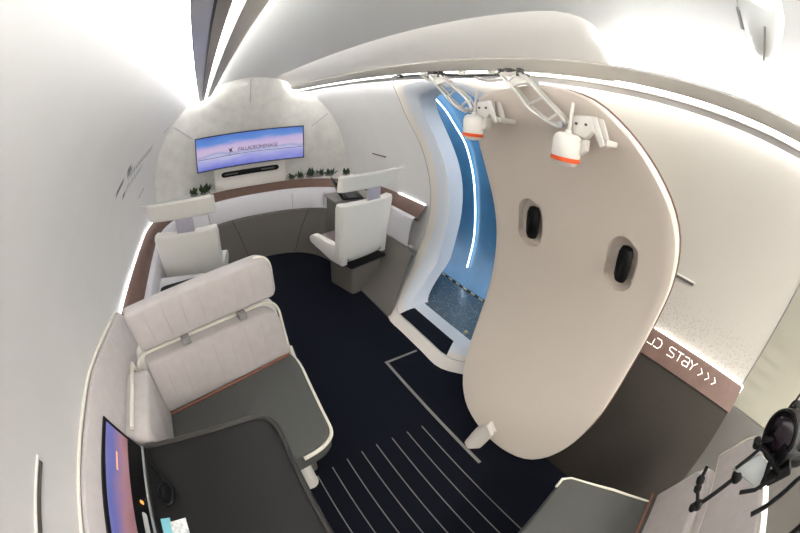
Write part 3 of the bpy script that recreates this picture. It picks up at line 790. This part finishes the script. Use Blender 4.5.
swivel_seat('swivel_seat', (-0.18, 2.90, 0), math.radians(-12), 0.57, 'cream swivel seat seen from behind at the left wall, beyond the twin seat')

# side table with laptop, right
st = empty('side_table', (1.55, 3.42, 0), 0, 'small grey-green side table below the right ledge holding a laptop', 'table')
MB().box((1.39, 3.36, 0.355), (0.15, 0.30, 0.71), bev=0.01).make('pedestal', mat('olive_grey', (0.13, 0.13, 0.10), 0.6), st)
MB().prism(rounded([(1.30, 3.20, 0.715), (1.80, 3.20, 0.715), (1.80, 3.56, 0.715), (1.30, 3.56, 0.715)], 0.04, 4), (0, 0, 0.025), bev=0.005).make('tabletop', mat('taupe_top', (0.30, 0.28, 0.26), 0.5), st)
lp = empty('laptop', (1.53, 3.33, 0.742), math.radians(78), 'open black laptop on the side table behind the right swivel seat', 'laptop')
MB().box((0, 0, 0.008), (0.32, 0.22, 0.014), bev=0.003).make('keyboard_base', black, lp, local=True)
MB().box((0, 0, 0.0158), (0.27, 0.10, 0.002)).make('keys', mat('key_grey', (0.04, 0.04, 0.045), 0.5), lp, local=True)
MB().box((0, 0.15, 0.10), (0.32, 0.012, 0.20), rot=Matrix.Rotation(-0.38, 3, 'X'), bev=0.003).make('lid', black, lp, local=True)
MB().box((0, 0.1425, 0.10), (0.28, 0.003, 0.16), rot=Matrix.Rotation(-0.38, 3, 'X')).make('screen', mat('laptop_glass', (0.10, 0.10, 0.11), 0.2), lp, local=True)

# left console with dark inset tray
cs = empty('side_console', (-0.45, 2.42, 0), 0, 'pale left-wall armrest console with a dark inset tray behind the twin seat', 'console')
MB().prism(rounded([(-0.60, 2.15, 0.50), (-0.12, 2.20, 0.50), (-0.10, 2.50, 0.50), (-0.60, 2.62, 0.50)], 0.05, 4), (0, 0, 0.09), bev=0.02, seg=3).make('body', padw, cs)
MB().prism(rounded([(-0.50, 2.24, 0.592), (-0.18, 2.27, 0.592), (-0.17, 2.45, 0.592), (-0.50, 2.42, 0.592)], 0.05, 4), (0, 0, 0.004)).make('tray', black, cs)
MB().box((-0.35, 2.35, 0.25), (0.34, 0.30, 0.50), bev=0.01).make('base', plinm, cs)

# ------------------------------------------------------------------ twin seat at the left (near)
def quadpad(name, tl, tr, br, bl, back, m, parent, r=0.05, bev=0.018, piping=None, pr=0.006, bulge=0.0):
    out = rounded([tl, tr, br, bl], r, 6)
    o = MB().prism(out, back, bev=bev, seg=3).make(name, m, parent)
    return o, out
ts = empty('twin_seat', (-0.1, 1.2, 0), 0, 'double seat with dark grey cushion and pale floating headrest beside the left wall', 'seat')
# base and foot
MB().prism(rounded([(-0.48, 0.90, 0.05), (0.18, 0.95, 0.05), (0.22, 1.46, 0.05), (-0.48, 1.30, 0.05)], 0.03, 3), (0, 0, 0.28), bev=0.004).make('base', plinm, ts)
MB().lathe([(0.055, 0.0), (0.05, 0.02), (0.032, 0.30), (0.04, 0.33)], (0.10, 0.93, 0.0), n=20).make('foot', cream, ts)
# cushion
cu_out = [(-0.52, 1.30, 0.33), (0.28, 1.50, 0.33), (0.305, 1.42, 0.33), (0.275, 0.90, 0.33), (0.225, 0.855, 0.33), (0.16, 0.83, 0.33), (-0.52, 0.72, 0.33)]
cu_r = rounded(cu_out, [0, 0.02, 0.10, 0.05, 0.06, 0.06, 0.03], 5)
MB().prism(cu_r, (0, 0, 0.125), bev=0.022, seg=3).make('seat_cushion', seatg, ts)
edge = [Vector(p)+Vector((0, 0, 0.10)) for p in cu_r]
edge = [p for p in edge if p.x > -0.4 and not (p.y > 1.47)]
edge = sorted(edge, key=lambda p: math.atan2(p.y-1.2, p.x+0.1), reverse=True)
edge = [Vector((0.30, 1.54, 0.46))]+[p+((p-Vector((-0.1, 1.2, p.z))).normalized()*0.006) for p in edge]
MB().tube(edge, 0.010, 8).make('cushion_piping', pipe, ts)
# lower back
bl, br = Vector((-0.50, 1.285, 0.44)), Vector((0.29, 1.50, 0.44))
tl, tr = Vector((-0.49, 1.325, 0.755)), Vector((0.27, 1.540, 0.745))
bk = Vector((-0.03, 0.11, 0.0))
quadpad('backrest', tl, tr, br, bl, bk, padm, ts, r=[0.03, 0.10, 0.0, 0.0], bev=0.02)
shell = [bl+bk*0.55+Vector((-0.02, -0.02, -0.10)), tl+bk*0.7+Vector((-0.04, -0.01, 0.03)), tr+bk*0.7+Vector((0.02, 0.005, 0.03)), br+bk*0.7+Vector((0.025, 0.0, -0.10))]
o = MB().prism(rounded(shell, [0, 0.08, 0.10, 0], 7), (-0.02, 0.075, 0.0), bev=0.012).make('back_shell', cream, ts)
pp = rounded([shell[0], shell[1], shell[2], shell[3]], [0.0, 0.08, 0.10, 0], 8)
MB().tube([p+Vector((0.004, -0.035, 0.0)) for p in pp[:-1]]+[shell[3]+Vector((0.004, -0.035, 0))], 0.008, 8).make('shell_piping', pipe, ts)
MB().tube([bl+Vector((0.02, -0.022, 0.022)), br+Vector((-0.02, -0.022, 0.022))], 0.006, 6).make('stitching', redst, ts)
# headrest, floating, on two brackets
hl0, hr0 = Vector((-0.475, 1.315, 0.822)), Vector((0.27, 1.525, 0.822))
hl1, hr1 = Vector((-0.505, 1.325, 1.028)), Vector((0.272, 1.560, 1.040))
hb = Vector((-0.02, 0.085, 0.0))
quadpad('headrest', hl1, hr1, hr0, hl0, hb, padm, ts, r=[0.03, 0.09, 0.04, 0.03], bev=0.025)
hp = rounded([hl1, hr1, hr0, hl0], [0.03, 0.09, 0.04, 0.03], 8)
MB().tube([p+hb*0.35+((p-Vector((-0.1, 1.44, 0.94))).normalized()*0.003) for p in hp[9:27]], 0.007, 8).make('headrest_piping', pipe, ts)
for t in (0.30, 0.72):
    p = hl0.lerp(hr0, t)
    MB().box(p+Vector((0.0, 0.02, -0.032)), (0.045, 0.05, 0.04), rot=Matrix.Rotation(0.27, 3, 'Z'), bev=0.006).make('bracket', seam, ts)
for t in (0.12, 0.24, 0.36, 0.48, 0.60, 0.72, 0.84):
    for (a0, a1, b0, b1, nm) in ((hl0, hr0, hl1, hr1, 'headrest_seam'), (bl, br, tl, tr, 'backrest_seam')):
        p0 = a0.lerp(a1, t); p1 = b0.lerp(b1, t); fwd = Vector((0.27, -0.96, 0))*0.0008
        q0 = p0.lerp(p1, 0.12); q1 = p0.lerp(p1, 0.88)
        MB().tube([q0+fwd, q1+fwd], 0.0016, 4).make(nm, mat('stitch_line', (0.45, 0.405, 0.39), 0.8), ts)
# side pads along the wall
MB().prism(rounded([(-0.475, 1.285, 0.44), (-0.475, 1.30, 0.76), (-0.475, 0.895, 0.76), (-0.475, 0.895, 0.44)], 0.03, 4), (-0.13, 0.0, 0.0), bev=0.025, seg=3).make('side_cushion', padm, ts)
MB().tube([(-0.545, 1.345, 0.45), (-0.555, 1.335, 0.72), (-0.55, 1.30, 0.80), (-0.535, 1.1, 0.805), (-0.535, 0.90, 0.805)], 0.009, 8).make('side_piping', pipe, ts)

wp = empty('wall_pad', (-0.62, 0.4, 0.6), 0, 'tall pale upholstered pad along the left wall beside the near seat and table', 'wall padding')
PP = [(-0.66, 0.62), (-0.588, 0.635), (-0.575, 0.66), (-0.590, 0.74), (-0.615, 0.84), (-0.640, 0.93), (-0.652, 0.952), (-0.668, 0.955), (-0.685, 0.945)]
def ppt(x, z, y):
    k = 1-0.30*max(0.0, min(1.0, (y-1.05)/0.65))**1.2
    return (x-0.004+0.004*math.sin(y*9), y, 0.62+(z-0.62)*k)
yy = lin(-1.2, 1.70, 28)
grid('pad', [[ppt(x, z, y) for y in yy] for (x, z) in PP], padm, wp)
grid('pad_end', [[ppt(x, z, 1.70) for (x, z) in PP], [(-0.685, 1.712, ppt(x, z, 1.70)[2]) for (x, z) in PP]], padm, wp)
MB().tube([(-0.680, y, ppt(0, 0.965, y)[2]) for y in lin(-1.2, 1.69, 24)], 0.0065, 8).make('piping', pipe, wp)

# ------------------------------------------------------------------ table, screen at the wall, things on it
tb = empty('lounge_table', (-0.25, 0.3, 0), 0, 'large dark grey leather-topped table with rounded rim at the lower left', 'table')
to_ = [(-0.535, 0.885, 0.685), (0.01, 0.905, 0.685), (0.055, 0.83, 0.685), (0.035, -0.45, 0.685), (-0.535, -0.45, 0.685)]
tr_ = rounded(to_, [0.01, 0.06, 0.05, 0.06, 0.02], 6)
MB().prism(tr_, (0, 0, 0.028), bev=0.008, seg=3).make('tabletop', tablem, tb)
rim = rounded([(p[0]*1.0+(0.0 if p[0] < -0.4 else -0.012), p[1]-(0.012 if p[1] > 0 else -0.012), 0.713) for p in to_], [0.01, 0.06, 0.05, 0.06, 0.02], 6)
MB().tube(rim, 0.011, 8, closed=True).make('rim', tabrim, tb)
MB().box((-0.27, 0.2, 0.34), (0.20, 0.5, 0.68), bev=0.02).make('pedestal', plinm, tb)

ws = empty('wall_screen', (-0.57, 0.2, 0.72), 0, 'black framed touch screen leaning at the left wall beside the table, showing a sunset', 'screen')
T0, T1 = Vector((-0.622, 0.905, 0.895)), Vector((-0.622, -0.35, 0.895))
B0, B1 = Vector((-0.528, 0.855, 0.740)), Vector((-0.528, -0.35, 0.740))
nrm = Vector((0.155, 0, 0.094)).normalized()
MB().prism([T0, T1, B1, B0], nrm*-0.018, bev=0.004).make('frame', black, ws)
wsm = screen_mat('sunset_picture', [(0.0, (0.02, 0.03, 0.14)), (0.3, (0.05, 0.10, 0.42)), (0.45, (0.30, 0.14, 0.14)), (0.55, (0.38, 0.19, 0.22)), (0.75, (0.13, 0.14, 0.40)), (1.0, (0.22, 0.20, 0.42))], 0.36, 'Z', -0.01, 0.20)
def wsp(u, t, lift=0.0015):   # u metres along from the forward end, t 0 bottom..1 top
    a = B0.lerp(T0, t); return a+Vector((0, -u, 0))+nrm*lift
MB().prism([wsp(0.02, 0.93), wsp(1.15, 0.93), wsp(1.15, 0.38), wsp(0.02, 0.38)], nrm*0.001).make('display', wsm, ws)
MB().prism([wsp(0.12, 0.68, .003), wsp(0.20, 0.68, .003), wsp(0.20, 0.645, .003), wsp(0.12, 0.645, .003)], nrm*0.0008).make('sun_streak', mat('sun_streak', (.5, .25, .15), emit=(0.8, 0.36, 0.2), estr=0.3), ws)
MB().prism(rounded([wsp(0.31, 0.20), wsp(0.40, 0.20), wsp(0.40, 0.10), wsp(0.31, 0.10)], 0.008, 4), nrm*0.004).make('button', seaml, ws)
MB().prism(rounded([wsp(0.262, 0.20), wsp(0.275, 0.20), wsp(0.275, 0.12), wsp(0.262, 0.12)], 0.004, 3), nrm*0.003).make('indicator_light', glow_o, ws)
MB().tube([(-0.527, 0.86, 0.735), (-0.527, -0.35, 0.735)], 0.006, 6).make('lower_edge', steel, ws)

zt_ = 0.728
cb = MB()
ringp = [(-0.45+0.032*math.cos(a), 0.635+0.045*math.sin(a), zt_+0.006) for a in lin(0, 2*PI, 25)[:-1]]
cb.tube(ringp, 0.008, 8, closed=True)
cb.tube(spline_open([(-0.52, 0.85, zt_-0.004), (-0.50, 0.78, zt_+0.004), (-0.465, 0.72, zt_+0.006), (-0.445, 0.678, zt_+0.006)], 6), 0.005, 6)
o = cb.make('looped_cable', black); tag(o, 'black cable ending in a loop on the dark table beside the leaning screen', 'cable')
lf = empty('leaflet', (-0.47, 0.50, zt_), 0, 'small teal and white folded leaflet on the dark table', 'leaflet')
MB().prism([(-0.50, 0.545, 0.716), (-0.462, 0.545, 0.716), (-0.468, 0.36, 0.716), (-0.50, 0.36, 0.716)], (0, 0, 0.004)).make('teal_page', teal, lf)
MB().prism([(-0.462, 0.525, 0.722), (-0.40, 0.535, 0.717), (-0.402, 0.36, 0.717), (-0.465, 0.36, 0.722)], (0, 0, 0.003)).make('white_page', paper, lf)

# ------------------------------------------------------------------ near right seat
rs = empty('lounge_chair', (0.7, -0.2, 0), 0, 'forward-facing seat at lower right with dark grey cushion and pale padded back', 'seat')
f0, f1 = Vector((0.99, 0.095, 0.33)), Vector((0.10, -0.05, 0.33))
b0, b1 = Vector((1.19, -0.40, 0.33)), Vector((0.25, -0.58, 0.33))
MB().prism(rounded([f0, b0, b1, f1], [0.06, 0, 0, 0.06], 5), (0, 0, 0.125), bev=0.018, seg=3).make('seat_cushion', seatg, rs)
MB().tube([f0+Vector((-0.08, -0.012, 0.115)), f0+Vector((-0.03, -0.005, 0.119)), f0+Vector((0.005, -0.035, 0.119)), f0.lerp(b0, 0.5)+Vector((0.006, 0, 0.119)), b0+Vector((-0.02, 0.04, 0.119))], 0.007, 8).make('cushion_piping', pipe, rs)
MB().prism([(0.92, 0.0, 0.02), (1.05, -0.42, 0.02), (0.32, -0.55, 0.02), (0.2, -0.1, 0.02)], (0, 0, 0.32), bev=0.004).make('base', plinm, rs)
BL, BR = Vector((1.235, -0.370, 0.45)), Vector((0.30, -0.54, 0.45))
TL, TR = Vector((1.275, -0.455, 0.715)), Vector((0.30, -0.60, 0.76))
quadpad('backrest', TL, TR, BR, BL, (0.02, -0.10, 0.0), padm, rs, r=[0.07, 0.03, 0, 0], bev=0.018)
MB().tube([BL+Vector((-0.03, 0.024, 0.018)), BR+Vector((0, 0.024, 0.018))], 0.006, 6).make('stitching', redst, rs)
MB().prism(rounded([TL+Vector((0.03, -0.03, 0.02)), TR+Vector((0, -0.04, 0.02)), BR+Vector((0, -0.05, -0.1)), BL+Vector((0.035, -0.04, -0.1))], [0.08, 0.03, 0, 0], 5), (0.01, -0.09, 0), bev=0.012).make('back_shell', padm, rs)
h0, h1, h2, h3 = Vector((1.33, -0.50, 0.765)), Vector((1.285, -0.575, 1.015)), Vector((0.40, -0.68, 1.12)), Vector((0.42, -0.575, 0.83))
quadpad('headrest', h1, h2, h3, h0, (0.02, -0.07, -0.01), padm, rs, r=[0.12, 0.03, 0.02, 0.03], bev=0.02)
hr = rounded([h1, h2, h3, h0], [0.12, 0.03, 0.02, 0.03], 8)
MB().tube([p+Vector((0.004, -0.008, 0.004)) for p in hr], 0.005, 8, closed=True).make('headrest_piping', pipe, rs)

# ------------------------------------------------------------------ camera rig at the lower right
rg = empty('camera_rig', (0.6, -0.5, 1.3), 0, 'black camera on an articulated clamp arm at the lower right edge', 'camera')
# fixed positions of the rig, metres
lc = Vector((0.600, -0.325, 1.425))
ax = (Vector((0, 0, H))-lc).normalized(); ax = (ax+Vector((-0.35, 0.75, -0.3))).normalized()
MB().lathe([(0.036, -0.01), (0.048, -0.004), (0.050, 0.004), (0.050, 0.030), (0.046, 0.034), (0.044, 0.034), (0.040, 0.026)], lc-ax*0.02, axis=ax, n=32).make('lens_barrel', black, rg)
MB().lathe([(0.039, 0.0), (0.034, 0.004), (0.015, 0.008), (0.003, 0.009)], lc+ax*0.004, axis=ax, n=32).make('lens_glass', lens, rg)
MB().lathe([(0.045, -0.07), (0.047, -0.04), (0.044, -0.005)], lc-ax*0.02, axis=ax, n=28).make('lens_body', blackm, rg)
MB().box(lc-ax*0.12+Vector((0.0, 0.0, -0.01)), (0.12, 0.09, 0.09), rot=Matrix.Rotation(0.5, 3, 'Z'), bev=0.012).make('body', black, rg)
def stick(name, pts, r, m=blackm): return MB().tube(pts, r, 8).make(name, m, rg)
a_ = Vector((0.508, -0.248, 1.257)); b_ = Vector((0.551, -0.283, 1.332))
stick('arm', [a_, b_], 0.0055)
for q, r_ in ((a_, 0.011), (Vector((0.503, -0.242, 1.250)), 0.009), (Vector((0.528, -0.222, 1.272)), 0.009), (Vector((0.538, -0.215, 1.283)), 0.010), (b_, 0.014)):
    MB().lathe([(r_*0.6, -r_), (r_, -r_*0.5), (r_, r_*0.5), (r_*0.6, r_)], q, axis=(0.3, 0.5, 0.8), n=14).make('knob', black, rg)
stick('link', [a_, Vector((0.528, -0.222, 1.272)), Vector((0.538, -0.215, 1.283)), Vector((0.556, -0.208, 1.305))], 0.0045)
MB().prism([(0.545, -0.262, 1.343), (0.572, -0.300, 1.385), (0.566, -0.345, 1.383), (0.540, -0.338, 1.345)], (0.006, 0.004, -0.006), bev=0.001).make('acrylic_plate', glassg, rg)
stick('rail', [(0.545, -0.262, 1.347), (0.580, -0.293, 1.392)], 0.0045)
stick('rail', [(0.535, -0.315, 1.318), (0.533, -0.340, 1.345), (0.545, -0.362, 1.385)], 0.005)
stick('cross_link', [(0.58, -0.288, 1.392), (0.575, -0.31, 1.395), (0.558, -0.35, 1.392), (0.545, -0.368, 1.395)], 0.006)
stick('cross_link', [(0.59, -0.285, 1.40), (0.595, -0.31, 1.41)], 0.006)
MB().lathe([(0.006, -0.012), (0.010, -0.008), (0.010, 0.008), (0.006, 0.012)], (0.586, -0.278, 1.39), axis=(1, 0, 0), n=12).make('knob', black, rg)
MB().box((0.580, -0.360, 1.415), (0.035, 0.05, 0.035), rot=Matrix.Rotation(0.6, 3, 'Z'), bev=0.006).make('clamp', black, rg)
MB().box((0.560, -0.372, 1.385), (0.020, 0.03, 0.06), rot=Matrix.Rotation(0.5, 3, 'X'), bev=0.004).make('clamp', blackm, rg)
stick('spring', [(0.572, -0.325, 1.40), (0.556, -0.345, 1.368), (0.545, -0.355, 1.345)], 0.006)
stick('cable', spline_open([(0.62, -0.31, 1.475), (0.635, -0.32, 1.50), (0.65, -0.36, 1.50), (0.66, -0.42, 1.47)], 5), 0.003)
stick('boom', [(0.585, -0.37, 1.41), (0.66, -0.55, 1.42), (0.72, -0.72, 1.40)], 0.010)
stick('strap', spline_open([(0.497, -0.365, 1.325), (0.508, -0.385, 1.352), (0.52, -0.40, 1.385), (0.545, -0.43, 1.43), (0.62, -0.55, 1.44), (0.70, -0.70, 1.40)], 5), 0.006)
stick('stand_pole', [(0.72, -0.75, 0.0), (0.72, -0.75, 1.42)], 0.013)
for a in (0.3, 2.4, 4.5):
    stick('stand_leg', [(0.72, -0.75, 0.35), (0.72+0.22*math.cos(a), -0.78+0.2*math.sin(a), 0.01)], 0.008)

# ------------------------------------------------------------------ ceiling camera, slots, prints
cc = empty('ceiling_camera', (0.80, -0.06, 2.10), 0, 'white bullet shaped security camera with dark slots on the upper right ceiling', 'camera')
axd = Vector((0.52, 0.02, -0.22)).normalized(); c0 = Vector((0.700, -0.055, 2.125))
MB().lathe([(0.030, -0.06), (0.052, -0.04), (0.058, 0.0), (0.052, 0.06), (0.040, 0.11), (0.030, 0.135), (0.022, 0.140)], c0, axis=axd, n=30).make('body', whitep, cc)
MB().lathe([(0.024, 0.128), (0.018, 0.145), (0.004, 0.150)], c0, axis=axd, n=24).make('lens_cover', mat('cover_beige', (0.40, 0.36, 0.28), 0.3), cc)
MB().cyl(c0+Vector((-0.03, 0, 0.0)), c0+Vector((-0.03, 0, 0.05)), 0.03, n=18).make('mount', whitep, cc)
MB().tube([c0+axd*0.02+Vector((-0.012, 0.056, -0.012)), c0+axd*0.075+Vector((-0.012, 0.050, -0.012))], 0.006, 8).make('slot', seam, cc)
MB().tube([c0+axd*-0.03+Vector((-0.01, 0.050, -0.012)), c0+axd*-0.012+Vector((-0.01, 0.054, -0.012))], 0.007, 8).make('slot', mechd, cc)
MB().tube([c0+axd*t_+Vector((-0.02-0.0, 0.0, -0.055+0.1*max(0, t_))) for t_ in (0.0, 0.04, 0.08, 0.12)], 0.003, 6).make('groove', seam, cc)

def wall_slot(y0, y1, z, side, label, frame=False):
    e = empty('wall_slot', (CX+side*(cxr(z)-CX), (y0+y1)/2, z), 0, label, 'vent slot')
    x = CX+side*(cxr(z)-CX-0.004)
    MB().tube([(x, y0, z), (x, y1, z)], 0.009, 8).make('slot', slotm, e)
    MB().tube([(x, y0-0.01, z+0.011), (x, y1+0.01, z+0.011)], 0.005, 8).make('lip', cream, e)
wall_slot(3.24, 3.54, 1.165, 1, 'short dark slot on the right wall above the floating headrest')
wall_slot(0.08, 0.27, 1.155, 1, 'short dark slot on the right wall just aft of the open door')
wall_slot(0.00, 0.475, 1.185, -1, 'long dark slot on the left wall at the lower left corner')

# faded printed marks on the left wall
mk = empty('wall_print', (-0.55, 2.4, 1.45), 0, 'small dark printed marks and lettering on the left wall near the end', 'print')
def wmark(kind, y0, z0, y1, z1, w_):
    L_ = math.hypot(y1-y0, z1-z0); ny, nz = -(z1-z0)/L_*w_, (y1-y0)/L_*w_
    rows = []
    for sg_ in (-1, 1):
        rows.append([(CX-(cxr(z)-CX)+0.0012, y, z) for y, z in [(y0+(y1-y0)*t+ny*sg_, z0+(z1-z0)*t+nz*sg_) for t in lin(0, 1, 4)]])
    grid('dark_mark' if kind else 'grey_letter', rows, markm if kind else markl, mk, thick=0.001, dirv=(1, 0, 0))
wmark(1, 1.95, 1.425, 2.09, 1.475, 0.020)
for (y, z) in ((2.17, 1.50), (2.22, 1.475), (2.14, 1.52), (2.24, 1.50)): wmark(1, y, z, y+0.06, z+0.02, 0.015)
wmark(1, 2.22, 1.355, 2.28, 1.37, 0.018)
for k in range(9):
    y = 2.30+0.095*k; z = 1.455+0.011*k
    wmark(0, y, z-0.01, y+0.035, z+0.05, 0.011); wmark(0, y+0.03, z+0.045, y+0.07, z-0.002, 0.009)
for k in range(6):
    y = 2.32+0.10*k; z = 1.375+0.010*k
    wmark(0, y, z-0.01, y+0.045, z+0.045, 0.012)
wmark(0, 3.05, 1.165, 3.35, 1.19, 0.008)
wmark(0, 3.6, 1.66, 3.9, 1.70, 0.008)
